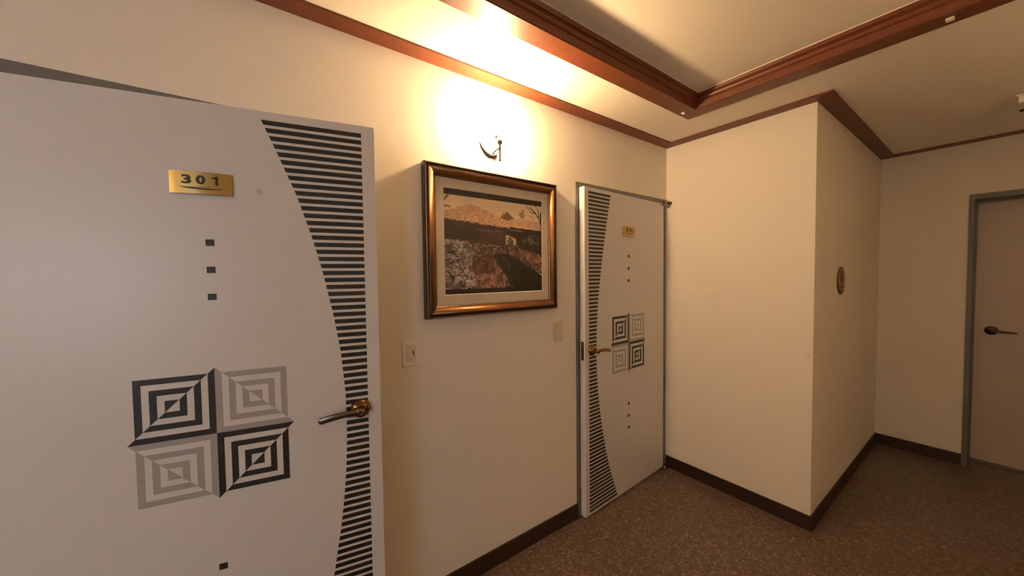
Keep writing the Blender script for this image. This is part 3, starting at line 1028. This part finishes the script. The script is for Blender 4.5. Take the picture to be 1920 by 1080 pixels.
# ================================================================ WALL PLATES
def plate(name, y0, y1, z0, z1, label, cat, mt='plastic'):
    cy, cz = (y0 + y1) / 2, z0
    r = empty(name, (0, cy, cz))
    tag(r, label, cat)
    hw, h = (y1 - y0) / 2, z1 - z0
    box_obj('cover_plate', (0, 0.008, -hw, hw, 0, h), mt, r, bev=0.003)
    return r, hw, h
r, hw, h = plate('data_outlet', 0.519, 0.597, 1.134, 1.251, 'ivory socket plate with a small dark port beside the near door', 'socket')
box_obj('insert', (0.008, 0.0095, -hw + 0.016, hw - 0.016, 0.020, h - 0.020), 'plastic2', r, bev=0.0006)
box_obj('port', (0.0095, 0.0110, -0.012, 0.012, 0.047, 0.070), 'plastic', r)
box_obj('port_hole', (0.0110, 0.0114, 0.005, 0.011, 0.048, 0.069), 'dark', r)
box_obj('port_hole', (0.0110, 0.0114, -0.010, 0.002, 0.050, 0.067), 'plastic2', r)
for zz in (0.009, h - 0.014):
    box_obj('plate_ridge', (0.008, 0.0088, -hw + 0.010, hw - 0.010, zz, zz + 0.005), 'plastic', r)
r, hw, h = plate('light_switch', 1.413, 1.489, 1.138, 1.266, 'ivory light switch under the lower right corner of the picture', 'switch', 'aged')
box_obj('rocker', (0.008, 0.0115, -hw + 0.013, hw - 0.013, 0.018, h - 0.018), 'aged', r, bev=0.0012)
box_obj('indicator', (0.0115, 0.0119, -0.008, 0.008, 0.060, 0.065), 'aged2', r)

# ================================================================ ROUND SIGN on the passage wall
sr = empty('restroom_sign', (XB, 3.184, 1.470))
tag(sr, 'round brown restroom sign with a dark figure on the passage wall', 'sign')
def disc(name, rad, x0, x1, mat, seg=40):
    bm = bmesh.new()
    lathe(bm, [(0, x0), (rad, x0), (rad, x1 - 0.0008), (rad - 0.0012, x1), (0, x1)], (0, 0, 0), (1, 0, 0), seg)
    for f in bm.faces:
        f.smooth = False
    return obj(name, bm, mat, sr)
disc('sign_rim', 0.0935, 0.0, 0.006, 'sign_rim')
disc('sign_face', 0.0865, 0.006, 0.0075, 'sign')
def seg_poly(z0, z1, rad):
    pts = []
    for i in range(13):
        z = z0 + (z1 - z0) * i / 12
        pts.append((math.sqrt(max(0, rad * rad - z * z)), z))
    return pts + [(-y, z) for y, z in reversed(pts)]
for z0, z1, mt in ((-0.050, -0.040, 'sign_dark'), (-0.0862, -0.060, 'sign_dark2')):
    bm = bmesh.new()
    pts = seg_poly(z0, z1, 0.0862)
    prism(bm, pts, 'x', 0.0075, 0.0083)
    obj('sign_band', bm, mt, sr)
bm = bmesh.new()
lathe(bm, [(0, 0.0075), (0.0135, 0.0075), (0.0135, 0.0088), (0, 0.0088)], (0, -0.002, 0.056), (1, 0, 0), 20)
prism(bm, [(-0.026, 0.038), (-0.024, -0.002), (-0.015, -0.002), (-0.013, 0.020), (-0.012, -0.034), (0.010, -0.034), (0.011, 0.020), (0.014, -0.002), (0.021, -0.002), (0.022, 0.038)], 'x', 0.0075, 0.0088)
o = obj('figure_pictogram', bm, 'sign_dark', sr)

# ================================================================ SMALL THINGS
# wall anchor on the narrow far wall
bm = bmesh.new()
lathe(bm, [(0, 0), (0.008, 0), (0.008, 0.003), (0.005, 0.006), (0, 0.006)], (0, 0, 0), (0, -1, 0), 16)
o = obj('wall_anchor', bm, 'white')
o.location = (0.8855, YA, 1.039)
tag(o, 'tiny white screw anchor near the outer corner of the narrow wall', 'anchor')
# white clips on the flat band of the tray moulding
def clip(x, y, sx, sy, label):
    r = empty('cable_clip', (x, y, BZ))
    tag(r, label, 'clip')
    box_obj('clip_body', (-sx, sx, -sy, sy, -0.007, 0.0), 'white', r, bev=0.0015)
    box_obj('clip_tab', (-sx * .5, sx * .5, -sy * .5, sy * .5, -0.009, -0.007), 'white', r)
clip(0.396, 2.130, 0.010, 0.013, 'tiny white clip at the corner of the tray moulding')
clip(1.407, 2.200, 0.011, 0.013, 'white clip on the tray moulding towards the upper right')
# ceiling detector near the plain door
dr = empty('ceiling_detector', (1.69, 3.60, ZC))
tag(dr, 'white boxy detector on the ceiling at the right edge', 'detector')
bm = bmesh.new()
bx(bm, -0.118, 0.118, -0.118, 0.118, -0.008, 0.0, bev=0.002)
obj('mounting_base', bm, 'white', dr)
bm = bmesh.new()
bx(bm, -0.110, 0.110, -0.110, 0.110, -0.045, -0.008, bev=0.004)
obj('housing', bm, 'white', dr)
bm = bmesh.new()
lathe(bm, [(0, 0.045), (0.020, 0.045), (0.017, 0.052), (0.0, 0.054)], (-0.085, 0.055, 0), (0, 0, -1), 16)
obj('sensor_eye', bm, 'dark', dr)
